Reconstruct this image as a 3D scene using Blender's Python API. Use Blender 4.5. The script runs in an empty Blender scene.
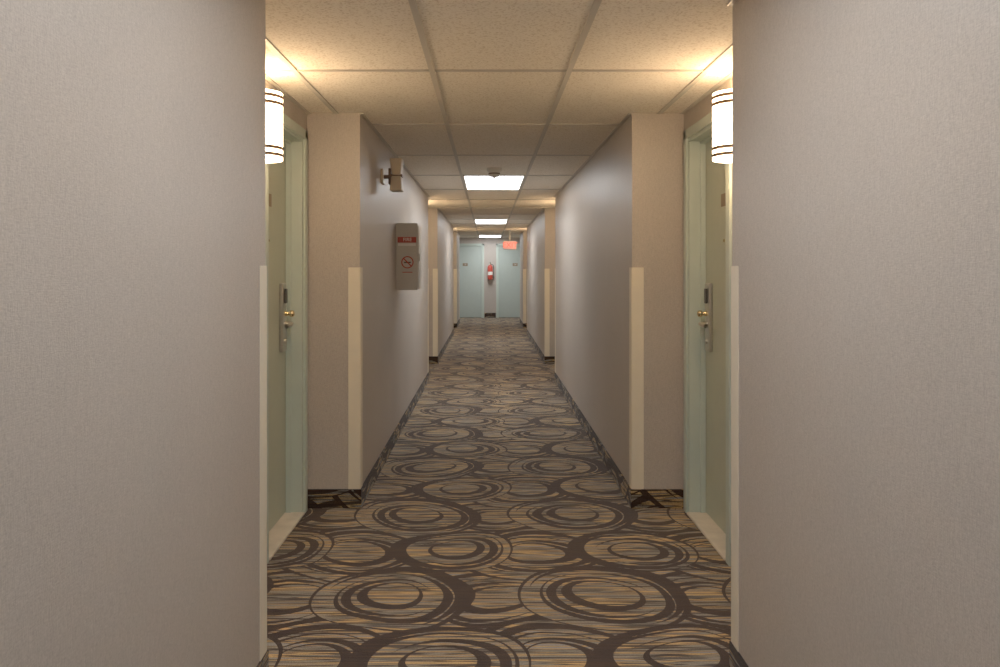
import bpy, bmesh, math
from mathutils import Vector, Matrix
S=bpy.context.scene
H=2.24; EYE=1.353; F=760.0
XL=-0.726; XR=0.817; AL=-1.027; AR=1.112
YB=-4.1; YE=21.3
BLKS={-1:[(YB,2.48),(4.31,9.23),(10.9,15.9),(17.6,19.3)],1:[(YB,2.54),(4.31,9.23),(10.9,15.9),(17.6,19.3)]}
ALCS={-1:[(2.48,4.31),(9.23,10.9),(15.9,17.6)],1:[(2.54,4.31),(9.23,10.9),(15.9,17.6)]}
BH=0.108
# ---------------- materials
def newmat(name):
    m=bpy.data.materials.new(name); m.use_nodes=True
    nt=m.node_tree; b=nt.nodes['Principled BSDF']
    return m,nt,b
def N(nt,t,**k):
    n=nt.nodes.new(t)
    for a,v in k.items(): setattr(n,a,v)
    return n
def simple(name,col,rough=0.5,metal=0,noise=0.02,scale=12,bump=0.0,emit=None,estr=0):
    m,nt,b=newmat(name)
    tc=N(nt,'ShaderNodeTexCoord'); nz=N(nt,'ShaderNodeTexNoise'); nz.inputs['Scale'].default_value=scale
    nt.links.new(tc.outputs['Object'],nz.inputs['Vector'])
    cr=N(nt,'ShaderNodeValToRGB')
    cr.color_ramp.elements[0].position=.3; cr.color_ramp.elements[1].position=.7
    cr.color_ramp.elements[0].color=(*[c*(1-noise) for c in col],1)
    cr.color_ramp.elements[1].color=(*[min(1,c*(1+noise)) for c in col],1)
    nt.links.new(nz.outputs['Fac'],cr.inputs['Fac']); nt.links.new(cr.outputs['Color'],b.inputs['Base Color'])
    b.inputs['Roughness'].default_value=rough; b.inputs['Metallic'].default_value=metal
    if bump:
        bp=N(nt,'ShaderNodeBump'); bp.inputs['Strength'].default_value=bump; bp.inputs['Distance'].default_value=.002
        nt.links.new(nz.outputs['Fac'],bp.inputs['Height']); nt.links.new(bp.outputs['Normal'],b.inputs['Normal'])
    if emit:
        b.inputs['Emission Color'].default_value=(*emit,1); b.inputs['Emission Strength'].default_value=estr
    return m
def M(nt,op,a,b=None,c=None,clamp=False):
    n=nt.nodes.new('ShaderNodeMath'); n.operation=op; n.use_clamp=clamp
    for i,v in enumerate((a,b,c)):
        if v is None: continue
        if isinstance(v,(int,float)): n.inputs[i].default_value=v
        else: nt.links.new(v,n.inputs[i])
    return n.outputs[0]
def carpet(name,vertical=False,gain=1.0):
    m,nt,b=newmat(name); L=nt.links.new
    tc=N(nt,'ShaderNodeTexCoord'); sp=N(nt,'ShaderNodeSeparateXYZ'); L(tc.outputs['Object'],sp.inputs[0])
    if vertical:
        x=M(nt,'ADD',sp.outputs[0],sp.outputs[1]); y=M(nt,'ADD',sp.outputs[2],.23)
    else:
        x=sp.outputs[0]; y=sp.outputs[1]
    xr,yr=x,y
    K=1.08
    x=M(nt,'MULTIPLY',x,K); y=M(nt,'MULTIPLY',y,K)
    cb=N(nt,'ShaderNodeCombineXYZ'); L(x,cb.inputs[0]); L(y,cb.inputs[1])
    dn=N(nt,'ShaderNodeTexNoise'); dn.inputs['Scale'].default_value=2.0; dn.inputs['Detail'].default_value=0
    L(cb.outputs[0],dn.inputs['Vector'])
    sc=N(nt,'ShaderNodeSeparateColor'); L(dn.outputs['Color'],sc.inputs[0])
    xd=M(nt,'ADD',x,M(nt,'MULTIPLY',M(nt,'SUBTRACT',sc.outputs[0],.5),.14))
    yd=M(nt,'ADD',y,M(nt,'MULTIPLY',M(nt,'SUBTRACT',sc.outputs[1],.5),.14))
    def band(dout,ro,din,ri):
        return M(nt,'MULTIPLY',M(nt,'LESS_THAN',dout,ro),M(nt,'GREATER_THAN',din,ri))
    def mk(PX,PY,ox,oy):
        u=M(nt,'WRAP',M(nt,'SUBTRACT',xd,ox),PX/2,-PX/2)
        v=M(nt,'WRAP',M(nt,'SUBTRACT',yd,oy),PY/2,-PY/2)
        def dist(sx,sy,e=1.15):
            uu=M(nt,'SUBTRACT',u,sx); vv=M(nt,'MULTIPLY',M(nt,'SUBTRACT',v,sy),e)
            return M(nt,'SQRT',M(nt,'ADD',M(nt,'MULTIPLY',uu,uu),M(nt,'MULTIPLY',vv,vv)))
        return dist
    PX,PY=0.94,1.12
    cur=None
    for k,(ox,oy,R,r0) in enumerate([(.04,.0,.45,.165),(.28,.55,.44,.175),(.51,.04,.385,.17),(.76,.60,.335,.165)]):
        dist=mk(PX,PY,ox,oy)
        s=1 if k%2==0 else -1
        d=dist(0,0); da=dist(.016*s,.018); db=dist(-.014*s,-.012); dc=dist(.012*s,-.014)
        rr=[band(d,r0,da,r0-.036),band(db,.232,dc,.208),band(dc,.290,d,.262),band(da,.345,db,.322)]
        rr.append(band(d,R,db,R-.028))
        mkk=rr[0]
        for r in rr[1:]: mkk=M(nt,'MAXIMUM',mkk,r)
        disc=M(nt,'LESS_THAN',d,R)
        mkk=M(nt,'MULTIPLY',mkk,disc)
        cur=mkk if cur is None else M(nt,'MAXIMUM',M(nt,'MULTIPLY',cur,M(nt,'SUBTRACT',1,disc)),mkk)
    # stripes
    st=N(nt,'ShaderNodeCombineXYZ'); L(M(nt,'MULTIPLY',xr,1.1),st.inputs[0]); L(M(nt,'MULTIPLY',yr,32.0),st.inputs[1])
    sn=N(nt,'ShaderNodeTexNoise'); sn.inputs['Scale'].default_value=1.6; sn.inputs['Detail'].default_value=1.5
    L(st.outputs[0],sn.inputs['Vector'])
    cr=N(nt,'ShaderNodeValToRGB'); e=cr.color_ramp; e.interpolation='LINEAR'
    cols=[(0.0,(.07,.055,.05)),(.38,(.08,.06,.055)),(.41,(.27,.26,.23)),(.46,(.35,.31,.24)),(.48,(.07,.055,.048)),(.52,(.085,.067,.055)),(.545,(.68,.44,.18)),(.595,(.60,.41,.20)),(.62,(.095,.08,.07)),(.655,(.33,.33,.31)),(1.0,(.37,.365,.34))]
    while len(e.elements)<len(cols): e.elements.new(.5)
    for el,(p,c) in zip(e.elements,cols): el.position=p; el.color=(*c,1)
    L(sn.outputs['Fac'],cr.inputs['Fac'])
    mx=N(nt,'ShaderNodeMix'); mx.data_type='RGBA'
    L(M(nt,'MULTIPLY',cur,.96),mx.inputs['Factor']); L(cr.outputs[0],mx.inputs['A']); mx.inputs['B'].default_value=(.043,.026,.023,1)
    fz=N(nt,'ShaderNodeTexNoise'); fz.inputs['Scale'].default_value=260; fz.inputs['Detail'].default_value=2
    L(tc.outputs['Object'],fz.inputs['Vector'])
    mr=N(nt,'ShaderNodeMapRange'); L(fz.outputs['Fac'],mr.inputs[0]); mr.inputs[1].default_value=.3; mr.inputs[2].default_value=.7; mr.inputs[3].default_value=.6*gain; mr.inputs[4].default_value=1.4*gain
    vm=N(nt,'ShaderNodeVectorMath',operation='SCALE'); L(mx.outputs['Result'],vm.inputs[0]); L(mr.outputs[0],vm.inputs['Scale'])
    L(vm.outputs[0],b.inputs['Base Color'])
    b.inputs['Roughness'].default_value=.9
    b.inputs['Specular IOR Level'].default_value=.15
    b.inputs['Sheen Weight'].default_value=.15*gain
    bp=N(nt,'ShaderNodeBump'); bp.inputs['Strength'].default_value=.5; bp.inputs['Distance'].default_value=.004
    L(fz.outputs['Fac'],bp.inputs['Height']); L(bp.outputs['Normal'],b.inputs['Normal'])
    return m
def wallmat():
    m,nt,b=newmat('vinyl_wallcovering'); L=nt.links.new
    tc=N(nt,'ShaderNodeTexCoord')
    def nz(sx,sc,det=3):
        mp=N(nt,'ShaderNodeMapping'); mp.inputs['Scale'].default_value=sx; L(tc.outputs['Object'],mp.inputs[0])
        n=N(nt,'ShaderNodeTexNoise'); n.inputs['Scale'].default_value=sc; n.inputs['Detail'].default_value=det; L(mp.outputs[0],n.inputs['Vector']); return n.outputs['Fac']
    h=nz((1,1,9),55); v=nz((9,9,1),55); big=nz((1,1,1),1.3); sp=nz((1,1,1),260,2)
    w=M(nt,'MULTIPLY',M(nt,'ADD',M(nt,'ADD',h,v),sp),.333)
    cr=N(nt,'ShaderNodeValToRGB'); cr.color_ramp.elements[0].position=.38; cr.color_ramp.elements[1].position=.62
    cr.color_ramp.elements[0].color=(.38,.342,.308,1); cr.color_ramp.elements[1].color=(.565,.512,.462,1)
    L(M(nt,'ADD',M(nt,'MULTIPLY',w,.85),M(nt,'MULTIPLY',big,.15)),cr.inputs['Fac']); L(cr.outputs[0],b.inputs['Base Color'])
    b.inputs['Roughness'].default_value=.42; b.inputs['Specular IOR Level'].default_value=.5
    bp=N(nt,'ShaderNodeBump'); bp.inputs['Strength'].default_value=.5; bp.inputs['Distance'].default_value=.002
    L(w,bp.inputs['Height']); L(bp.outputs['Normal'],b.inputs['Normal'])
    return m
def ceilmat():
    m,nt,b=newmat('acoustic_tile'); L=nt.links.new
    tc=N(nt,'ShaderNodeTexCoord')
    n=N(nt,'ShaderNodeTexNoise'); n.inputs['Scale'].default_value=110; n.inputs['Detail'].default_value=3; L(tc.outputs['Object'],n.inputs['Vector'])
    cr=N(nt,'ShaderNodeValToRGB'); cr.color_ramp.elements[0].position=.33; cr.color_ramp.elements[1].position=.5
    cr.color_ramp.elements[0].color=(.70,.62,.50,1); cr.color_ramp.elements[1].color=(.94,.88,.77,1)
    L(n.outputs['Fac'],cr.inputs['Fac']); L(cr.outputs[0],b.inputs['Base Color']); b.inputs['Roughness'].default_value=.9
    bp=N(nt,'ShaderNodeBump'); bp.inputs['Strength'].default_value=.35; bp.inputs['Distance'].default_value=.002
    L(n.outputs['Fac'],bp.inputs['Height']); L(bp.outputs['Normal'],b.inputs['Normal'])
    return m
m_wall=wallmat(); m_ceil=ceilmat(); m_carpet=carpet('patterned_carpet'); m_base=carpet('carpet_baseboard',True,.65)
m_grid=simple('ceiling_grid_metal',(.57,.54,.48),.5)
m_guard=simple('cream_corner_guard',(.82,.76,.62),.4)
m_door=simple('pale_green_door_paint',(.50,.55,.45),.4)
m_frame=simple('pale_green_frame_paint',(.54,.64,.58),.38)
m_blue=simple('blue_green_door_paint',(.43,.51,.48),.4)
m_thr=simple('marble_threshold',(.76,.70,.60),.35,noise=.1)
m_chrome=simple('brushed_nickel',(.62,.60,.56),.28,1,.05,80)
m_dark=simple('dark_plastic',(.05,.045,.04),.4)
m_brass=simple('polished_brass',(.80,.64,.36),.22,1)
m_bronze=simple('bronze_band',(.22,.13,.07),.4,.3)
m_plaq=simple('bronze_plaque',(.28,.2,.12),.4,.4)
m_white=simple('white_plastic',(.72,.69,.63),.4)
m_beige=simple('beige_plastic',(.66,.56,.42),.45)
m_brown=simple('brown_plastic',(.16,.10,.07),.45)
m_cab=simple('grey_cabinet_metal',(.60,.57,.52),.4)
m_red=simple('red_paint',(.50,.05,.03),.35)
m_label=simple('white_label',(.85,.83,.8),.5)
m_glass=simple('sconce_glass_lit',(.9,.85,.75),.4,emit=(1,.67,.38),estr=20)
m_panels={n:simple('light_diffuser',(.9,.9,.9),.5,emit=(1,.99,.975),estr=v) for n,v in ((-5,8),(-2,7.6),(3,11),(8,12),(13,13))}
m_exit=simple('exit_sign_lit',(.6,.1,.08),.4,emit=(1,.10,.06),estr=1.2)
m_exitw=simple('exit_sign_face',(.75,.4,.35),.4,emit=(1,.35,.28),estr=.4)
# ---------------- mesh helpers
def obj_from_bm(name,bm,mat,parent=None,smooth=False):
    me=bpy.data.meshes.new(name); bm.normal_update(); bm.to_mesh(me); bm.free()
    o=bpy.data.objects.new(name,me); S.collection.objects.link(o); me.materials.append(mat)
    if smooth:
        for p in me.polygons: p.use_smooth=True
        md=o.modifiers.new('es','EDGE_SPLIT'); md.split_angle=math.radians(40)
    if parent: o.parent=parent
    return o
def addbox(bm,x0,x1,y0,y1,z0,z1):
    x0,x1=sorted((x0,x1)); y0,y1=sorted((y0,y1)); z0,z1=sorted((z0,z1))
    mtx=Matrix.Translation(((x0+x1)/2,(y0+y1)/2,(z0+z1)/2))@Matrix.Diagonal((x1-x0,y1-y0,z1-z0,1))
    bmesh.ops.create_cube(bm,size=1,matrix=mtx)
def boxes(name,lst,mat,parent=None,bevel=0,seg=2):
    bm=bmesh.new()
    for b in lst: addbox(bm,*b)
    o=obj_from_bm(name,bm,mat,parent)
    if bevel:
        md=o.modifiers.new('bev','BEVEL'); md.width=bevel; md.segments=seg; md.limit_method='ANGLE'
    return o
def cyl(name,p0,p1,r0,r1,mat,parent=None,seg=28):
    p0=Vector(p0);p1=Vector(p1);d=p1-p0
    bm=bmesh.new()
    q=d.to_track_quat('Z','Y').to_matrix().to_4x4()
    bmesh.ops.create_cone(bm,cap_ends=True,segments=seg,radius1=r0,radius2=r1,depth=d.length,matrix=Matrix.Translation((p0+p1)/2)@q)
    return obj_from_bm(name,bm,mat,parent,True)
def lathe(name,prof,org,axis,mat,parent=None,seg=32):
    q=Vector(axis).to_track_quat('Z','Y')
    bm=bmesh.new(); rings=[]
    for r,h in prof:
        ring=[]
        for i in range(seg):
            a=2*math.pi*i/seg
            ring.append(bm.verts.new(Vector(org)+q@Vector((max(r,1e-4)*math.cos(a),max(r,1e-4)*math.sin(a),h))))
        rings.append(ring)
    for a,b in zip(rings,rings[1:]):
        for i in range(seg): bm.faces.new((a[i],a[(i+1)%seg],b[(i+1)%seg],b[i]))
    bm.faces.new(rings[0][::-1]); bm.faces.new(rings[-1])
    bmesh.ops.recalc_face_normals(bm,faces=bm.faces)
    return obj_from_bm(name,bm,mat,parent,True)
def empty(name,loc=(0,0,0)):
    e=bpy.data.objects.new(name,None); S.collection.objects.link(e); e.empty_display_size=.1
    return e
def text(name,body,loc,rot,size,mat,parent):
    c=bpy.data.curves.new(name,'FONT'); c.body=body; c.size=size; c.extrude=.0008; c.align_x='CENTER'; c.align_y='CENTER'
    o=bpy.data.objects.new(name,c); S.collection.objects.link(o); o.location=loc; o.rotation_euler=rot
    c.materials.append(mat); o.parent=parent; return o
def tube(name,pts,r,mat,parent):
    c=bpy.data.curves.new(name,'CURVE'); c.dimensions='3D'; c.bevel_depth=r; c.bevel_resolution=4
    s=c.splines.new('BEZIER'); s.bezier_points.add(len(pts)-1)
    for bp,p in zip(s.bezier_points,pts): bp.co=p; bp.handle_left_type=bp.handle_right_type='AUTO'
    o=bpy.data.objects.new(name,c); S.collection.objects.link(o); c.materials.append(mat); o.parent=parent; return o
# ---------------- shell
boxes('floor',[(-1.6,1.7,YB-.1,YE+.1,-.1,0)],m_carpet)
boxes('ceiling',[(-1.6,1.7,YB-.1,YE+.1,H,H+.1)],m_ceil)
DJ=0.09; DW=0.71; DH=2.08
tn=0
for side,s,XC,XA in(('left',-1,XL,AL),('right',1,XR,AR)):
    BLK=BLKS[s]; ALC=ALCS[s]
    XO=s*1.5 if s<0 else 1.6
    L=[]
    for a,b in BLK: L.append((XC,XO,a,b,0,H))
    for a,b in ALC:
        o1=b-DJ; o0=o1-DW
        L+= [(XA,XO,a,o0,0,H),(XA,XO,o1,b,0,H),(XA,XO,o0,o1,DH,H)]
    L.append((XO-s*.1,XO,19.3,YE,0,H))
    boxes('wall_'+side,L,m_wall)
    t=.008; B=[]
    def bb(x0,x1,y0,y1): B.append((x0,x1,y0,y1,0.001,BH))
    for i,(a,b) in enumerate(BLK):
        bb(XC,XC-s*t,a,b)
        far = XO-s*.1 if b==19.3 else XA
        bb(XC-s*t,far,b,b+t)
        if i>0: bb(XC-s*t,XA,a-t,a)
    for a,b in ALC:
        bb(XA,XA-s*t,a+t,b-DJ-DW-.055)
    boxes('baseboard_'+side,B,m_base)
    for (a,b) in BLK:
        for y,d in((a,-1),(b,1)):
            if y==YB: continue
            g=.004;w=.066
            bm=bmesh.new()
            z0,z1=BH,1.365
            addbox(bm,XC-s*g,XC,y-d*w,y+d*g,z0,z1)
            addbox(bm,XC,XC+s*w,y,y+d*g,z0,z1)
            tn+=1
            o=obj_from_bm('trim_%d'%tn,bm,m_guard)
            md=o.modifiers.new('b','BEVEL'); md.width=.0015; md.segments=2
boxes('wall_back',[(XL,XR,YB-.1,YB,0,H)],m_wall)
EW=[(-1.5,-1.12,YE,YE+.1,0,H),(-.16,.28,YE,YE+.1,0,H),(1.24,1.6,YE,YE+.1,0,H),(-1.12,-.16,YE,YE+.1,2.03,H),(.28,1.24,YE,YE+.1,2.03,H)]
boxes('wall_end',EW,m_wall)
boxes('baseboard_end',[(-.10,.22,YE-.008,YE,0.001,BH+.03)],m_base)
# ---------------- ceiling grid
G=[]; gz=H-.007
for x in [-.859,-.249,.361,.971]:
    G.append((x-.012,x+.012,YB,YE,gz,H))
y=3.38-1.25*5
while y<YE:
    G.append((-1.4,1.5,y-.010,y+.010,gz+.001,H)); y+=1.25
for s,XC,XA in((-1,XL,AL),(1,XR,AR)):
    for a,b in BLKS[s]: G.append((XC,XC-s*.02,a,b,gz+.0005,H))
    for a,b in ALCS[s]: G.append((XA,XA-s*.02,a,b,gz+.0005,H))
boxes('trim_ceiling_grid',G,m_grid)
# ---------------- ceiling light panels
def panel(n):
    y0=3.38+1.25*n; e=empty('ceiling_light_panel')
    x0,x1=-.237,.349; a,b=y0+.012,y0+1.238
    boxes('diffuser',[(x0+.012,x1-.012,a+.012,b-.012,H-.006,H-.001)],m_panels[n],e)
    fr=[(x0,x0+.014,a,b,H-.009,H),(x1-.014,x1,a,b,H-.009,H),(x0+.014,x1-.014,a,a+.014,H-.009,H),(x0+.014,x1-.014,b-.014,b,H-.009,H)]
    boxes('frame',fr,m_white,e)
for n in(-5,-2,3,8,13): panel(n)
# ---------------- doors in alcoves
dn=[0]
def side_door(s,XA,b):
    dn[0]+=1; e=empty('door_%d'%dn[0])
    o1=b-DJ; o0=o1-DW; dep=.09; xd=XA+s*dep
    boxes('leaf',[(xd,xd+s*.04,o0+.018,o1-.018,.014,DH-.018)],m_door,e,.002)
    j=.02
    boxes('jamb',[(XA,XA+s*.14,o0,o0+j,0,DH),(XA,XA+s*.14,o1-j,o1,0,DH),(XA,XA+s*.14,o0+j,o1-j,DH-j,DH),
                  (xd-s*.03,xd-s*.002,o1-j-.014,o1-j,0,DH-j),(xd-s*.03,xd-s*.002,o0+j,o0+j+.014,0,DH-j),(xd-s*.03,xd-s*.002,o0+j,o1-j,DH-j-.014,DH-j)],m_frame,e,.001)
    c=.05; q=XA-s*.014
    boxes('casing',[(q,XA,o0-c,o0+.004,0,DH+c),(q,XA,o1-.004,o1+c,0,DH+c),(q,XA,o0-c,o1+c,DH-.004,DH+c)],m_frame,e,.003)
    boxes('threshold',[(XA-s*.015,XA+s*.14,o0+j,o1-j,0,.013)],m_thr,e,.004)
    # lock
    ly=o1-.12; f=xd-s*.022
    boxes('lock_plate',[(xd,f,ly-.042,ly+.042,.91,1.28)],m_chrome,e,.008,3)
    boxes('card_reader',[(f,f-s*.010,ly-.018,ly+.018,1.17,1.25)],m_dark,e,.004)
    lathe('knob',[(.014,0),(.012,.015),(.010,.022),(.017,.028),(.019,.037),(.016,.046),(.010,.050),(0,.051)],(f,ly,1.115),(-s,0,0),m_brass,e)
    cyl('lever_spindle',(f,ly,1.06),(f-s*.035,ly,1.06),.013,.011,m_chrome,e)
    tube('lever',[(f-s*.035,ly+.002,1.06),(f-s*.045,ly-.05,1.06),(f-s*.040,ly-.12,1.056)],.011,m_chrome,e)
    cyl('thumb_turn',(f,ly,.965),(f-s*.008,ly,.965),.013,.012,m_chrome,e)
    yc=(o0+o1)/2
    boxes('number_plaque',[(xd,xd-s*.004,yc-.045,yc+.045,1.675,1.74)],m_plaq,e,.001)
    lathe('peephole',[(.008,0),(.008,.004),(.003,.005)],(xd,yc,1.5),(-s,0,0),m_brass,e)
def sconce(s,XA,yc):
    e=empty('wall_sconce')
    ra,rb=.10,.125; z0,z1=1.833,2.125
    def half(name,ra,rb,z0,z1,mat,th=.004):
        bm=bmesh.new(); n=28; cols=[]
        for i in range(n+1):
            a=math.pi*i/n
            cx,cy=-s*math.sin(a),math.cos(a)
            xo=XA-s*.012
            q=[]
            for (kx,ky,z) in((rb,ra,z0),(rb,ra,z1),(rb-th,ra-th,z1),(rb-th,ra-th,z0)):
                q.append(bm.verts.new((xo+cx*(kx-.012),yc+cy*ky,z)))
            cols.append(q)
        for a,b in zip(cols,cols[1:]):
            for k in range(4): bm.faces.new((a[k],a[(k+1)%4],b[(k+1)%4],b[k]))
        bm.faces.new(cols[0]); bm.faces.new(cols[-1][::-1])
        bmesh.ops.recalc_face_normals(bm,faces=bm.faces)
        return obj_from_bm(name,bm,mat,e,True)
    half('glass_shade',ra,rb,z0,z1,m_glass)
    for i,z in enumerate((2.105,2.075,1.882,1.852)):
        half('band_%d'%(i+1),ra+.003,rb+.003,z-.007,z+.007,m_bronze,.006)
    boxes('back_plate',[(XA,XA-s*.012,yc-.075,yc+.075,z0+.02,z1-.02)],m_white,e,.003)
    cyl('lamp_holder',(XA-s*.06,yc,1.86),(XA-s*.06,yc,1.91),.018,.018,m_white,e)
    boxes('holder_arm',[(XA-s*.01,XA-s*.06,yc-.01,yc+.01,1.865,1.885)],m_white,e)
    l=bpy.data.lights.new('bulb','POINT'); l.energy=5.0; l.color=(1,.60,.27); l.shadow_soft_size=.03
    o=bpy.data.objects.new('bulb',l); S.collection.objects.link(o); o.location=(XA-s*.065,yc,2.06); o.parent=e
for a,b in ALCS[1]:
    for s,XA in((-1,AL),(1,AR)):
        side_door(s,XA,b); sconce(s,XA,b-.98)
# ---------------- end doors
def end_door(x0,x1,lockx):
    dn[0]+=1; e=empty('door_%d'%dn[0])
    boxes('leaf',[(x0+.02,x1-.02,YE+.03,YE+.07,.01,2.01)],m_blue,e,.002)
    boxes('jamb',[(x0,x0+.02,YE,YE+.1,0,2.03),(x1-.02,x1,YE,YE+.1,0,2.03),(x0+.02,x1-.02,YE,YE+.1,2.01,2.03)],m_frame,e)
    boxes('casing',[(x0-.05,x0+.004,YE-.014,YE,0,2.08),(x1-.004,x1+.05,YE-.014,YE,0,2.08),(x0-.05,x1+.05,YE-.014,YE,2.026,2.08)],m_frame,e,.003)
    boxes('lock_plate',[(lockx-.03,lockx+.03,YE+.018,YE+.03,.93,1.2)],m_chrome,e,.005)
    lathe('knob',[(.014,0),(.012,.03),(.026,.045),(.02,.06),(0,.064)],(lockx,YE+.018,1.06),(0,-1,0),m_brass,e)
    xc=(x0+x1)/2
    boxes('number_plaque',[(xc-.07,xc+.07,YE+.026,YE+.03,1.45,1.53)],m_plaq,e)
    text('number','1%02d'%dn[0],(xc,YE+.0255,1.49),(math.pi/2,0,0),.05,m_label,e)
end_door(-1.12,-.16,-1.0); end_door(.28,1.24,1.1)
# ---------------- fire extinguisher on end wall
e=empty('fire_extinguisher'); ex,ey=.06,YE-.10
lathe('cylinder',[(.055,0),(.069,.012),(.073,.04),(.073,.33),(.064,.37),(.041,.40),(.026,.41),(.024,.42)],(ex,ey,1.07),(0,0,1),m_red,e)
cyl('valve',(ex,ey,1.485),(ex,ey,1.525),.02,.018,m_brass,e)
boxes('handle',[(ex-.012,ex+.012,ey-.10,ey+.02,1.52,1.532),(ex-.012,ex+.012,ey-.11,ey+.02,1.548,1.56),(ex-.012,ex+.012,ey-.005,ey+.02,1.52,1.56)],m_dark,e,.003)
tube('hose',[(ex+.015,ey,1.505),(ex+.08,ey-.02,1.475),(ex+.098,ey,1.36),(ex+.092,ey,1.18)],.010,m_dark,e)
cyl('nozzle',(ex+.092,ey,1.19),(ex+.092,ey,1.11),.012,.018,m_dark,e)
cyl('gauge',(ex-.016,ey-.005,1.50),(ex-.016,ey-.03,1.50),.018,.018,m_white,e)
bm=bmesh.new()
for i in range(12):
    a0=math.radians(-150+120*i/12);a1=math.radians(-150+120*(i+1)/12)
    v=[bm.verts.new((ex+.0742*math.cos(a),ey+.0742*math.sin(a),z)) for a,z in((a0,1.20),(a1,1.20),(a1,1.29),(a0,1.29))]
    bm.faces.new(v)
obj_from_bm('label',bm,m_label,e)
boxes('bracket',[(ex-.03,ex+.03,YE-.03,YE,1.12,1.42)],m_dark,e)
# ---------------- exit sign
e=empty('exit_sign'); cx,cy=.49,17.0
boxes('housing',[(cx-.145,cx+.145,cy-.025,cy+.025,1.80,1.99)],m_white,e,.006)
boxes('face',[(cx-.137,cx+.137,cy-.028,cy-.025,1.808,1.982)],m_exitw,e)
text('lettering','EXIT',(cx,cy-.029,1.895),(math.pi/2,0,0),.16,m_exit,e)
cyl('stem',(cx,cy,1.985),(cx,cy,H),.009,.009,m_white,e)
cyl('canopy',(cx,cy,H-.012),(cx,cy,H),.05,.055,m_white,e)
# ---------------- smoke detector
e=empty('smoke_detector')
lathe('base',[(.066,0),(.066,.022),(.060,.032),(.050,.038),(.048,.064),(.040,.076),(.014,.080),(.012,.088),(0,.089)],(.055,6.65,H),(0,0,-1),m_white,e)
lathe('vent_ring',[(.0505,.044),(.0512,.047),(.0512,.052),(.0497,.055)],(.055,6.65,H),(0,0,-1),m_brown,e)
# ---------------- emergency light on left wall
e=empty('emergency_light'); y0=5.18
boxes('wall_plate',[(XL,XL+.018,y0-.05,y0+.05,1.935,2.035)],m_beige,e,.004)
cyl('arm',(XL+.018,y0,1.985),(XL+.055,y0,1.985),.014,.014,m_brown,e)
boxes('yoke',[(XL+.05,XL+.066,y0-.03,y0+.03,1.93,2.04)],m_brown,e,.004)
def frust(name,x,z0,z1,w0,w1,mat):
    bm=bmesh.new(); vs=[]
    for z,w in((z0,w0),(z1,w1)):
        for dx,dy in((-1,-1),(1,-1),(1,1),(-1,1)): vs.append(bm.verts.new((x+dx*w/2,y0+dy*w*.75,z)))
    for f in((0,3,2,1),(4,5,6,7),(0,1,5,4),(1,2,6,5),(2,3,7,6),(3,0,4,7)): bm.faces.new([vs[i] for i in f])
    o=obj_from_bm(name,bm,mat,e); md=o.modifiers.new('b','BEVEL'); md.width=.008; md.segments=3; return o
frust('upper_head',XL+.105,1.995,2.105,.06,.085,m_beige)
frust('lower_head',XL+.105,1.885,1.985,.085,.065,m_beige)
boxes('pivot',[(XL+.06,XL+.145,y0-.03,y0+.03,1.98,2.0)],m_brown,e,.003)
# ---------------- cabinet on left wall
e=empty('fire_hose_cabinet'); x0,x1=XL,XL+.170; ya,yb=6.0,6.30; z0,z1=1.19,1.72
boxes('body',[(x0,x1,ya,yb,z0,z1)],m_cab,e,.006,3)
boxes('door_panel',[(x1,x1+.006,ya+.02,yb-.02,z0+.02,z1-.02)],m_cab,e,.002)
boxes('latch',[(x1+.006,x1+.014,ya+.04,ya+.06,1.42,1.48)],m_chrome,e,.002)
xc=(x0+x1)/2+.005; yf=ya-.002
boxes('red_label',[(x0+.012,x1-.010,yf,ya,1.565,1.61)],m_red,e)
text('label_text','FIRE',(xc,yf-.001,1.588),(math.pi/2,0,0),.038,m_label,e)
boxes('white_notice',[(x0+.016,x1-.014,yf,ya,1.54,1.56)],m_label,e)
bm=bmesh.new(); n=40; cz=1.41
for i in range(n):
    a0=2*math.pi*i/n;a1=2*math.pi*(i+1)/n
    bm.faces.new([bm.verts.new((xc+r*math.cos(a),yf,cz+r*math.sin(a))) for r,a in((.040,a0),(.040,a1),(.049,a1),(.049,a0))])
d=.0035; k=.031
bm.faces.new([bm.verts.new(p) for p in((xc-k-d,yf,cz+k-d),(xc-k+d,yf,cz+k+d),(xc+k+d,yf,cz-k+d),(xc+k-d,yf,cz-k-d))])
obj_from_bm('no_smoking_symbol',bm,m_red,e)
boxes('cigarette_icon',[(xc-.027,xc+.027,yf+.0005,ya,cz-.006,cz+.004)],m_dark,e)
boxes('notice_text',[(xc-.04,xc+.04,yf+.0005,ya,1.328,1.335)],m_red,e)
# ---------------- camera / world / view
cam=bpy.data.cameras.new('camera'); co=bpy.data.objects.new('camera',cam); S.collection.objects.link(co)
co.location=(0,0,EYE); co.rotation_euler=(math.pi/2,0,0)
cam.sensor_width=36; cam.lens=36*F/1000; cam.shift_x=.012; cam.shift_y=-.064; cam.clip_start=.02
S.camera=co
w=bpy.data.worlds.new('world'); S.world=w; w.use_nodes=True
w.node_tree.nodes['Background'].inputs[1].default_value=.0
S.view_settings.view_transform='Standard'; S.view_settings.exposure=-.22; S.view_settings.gamma=1.25
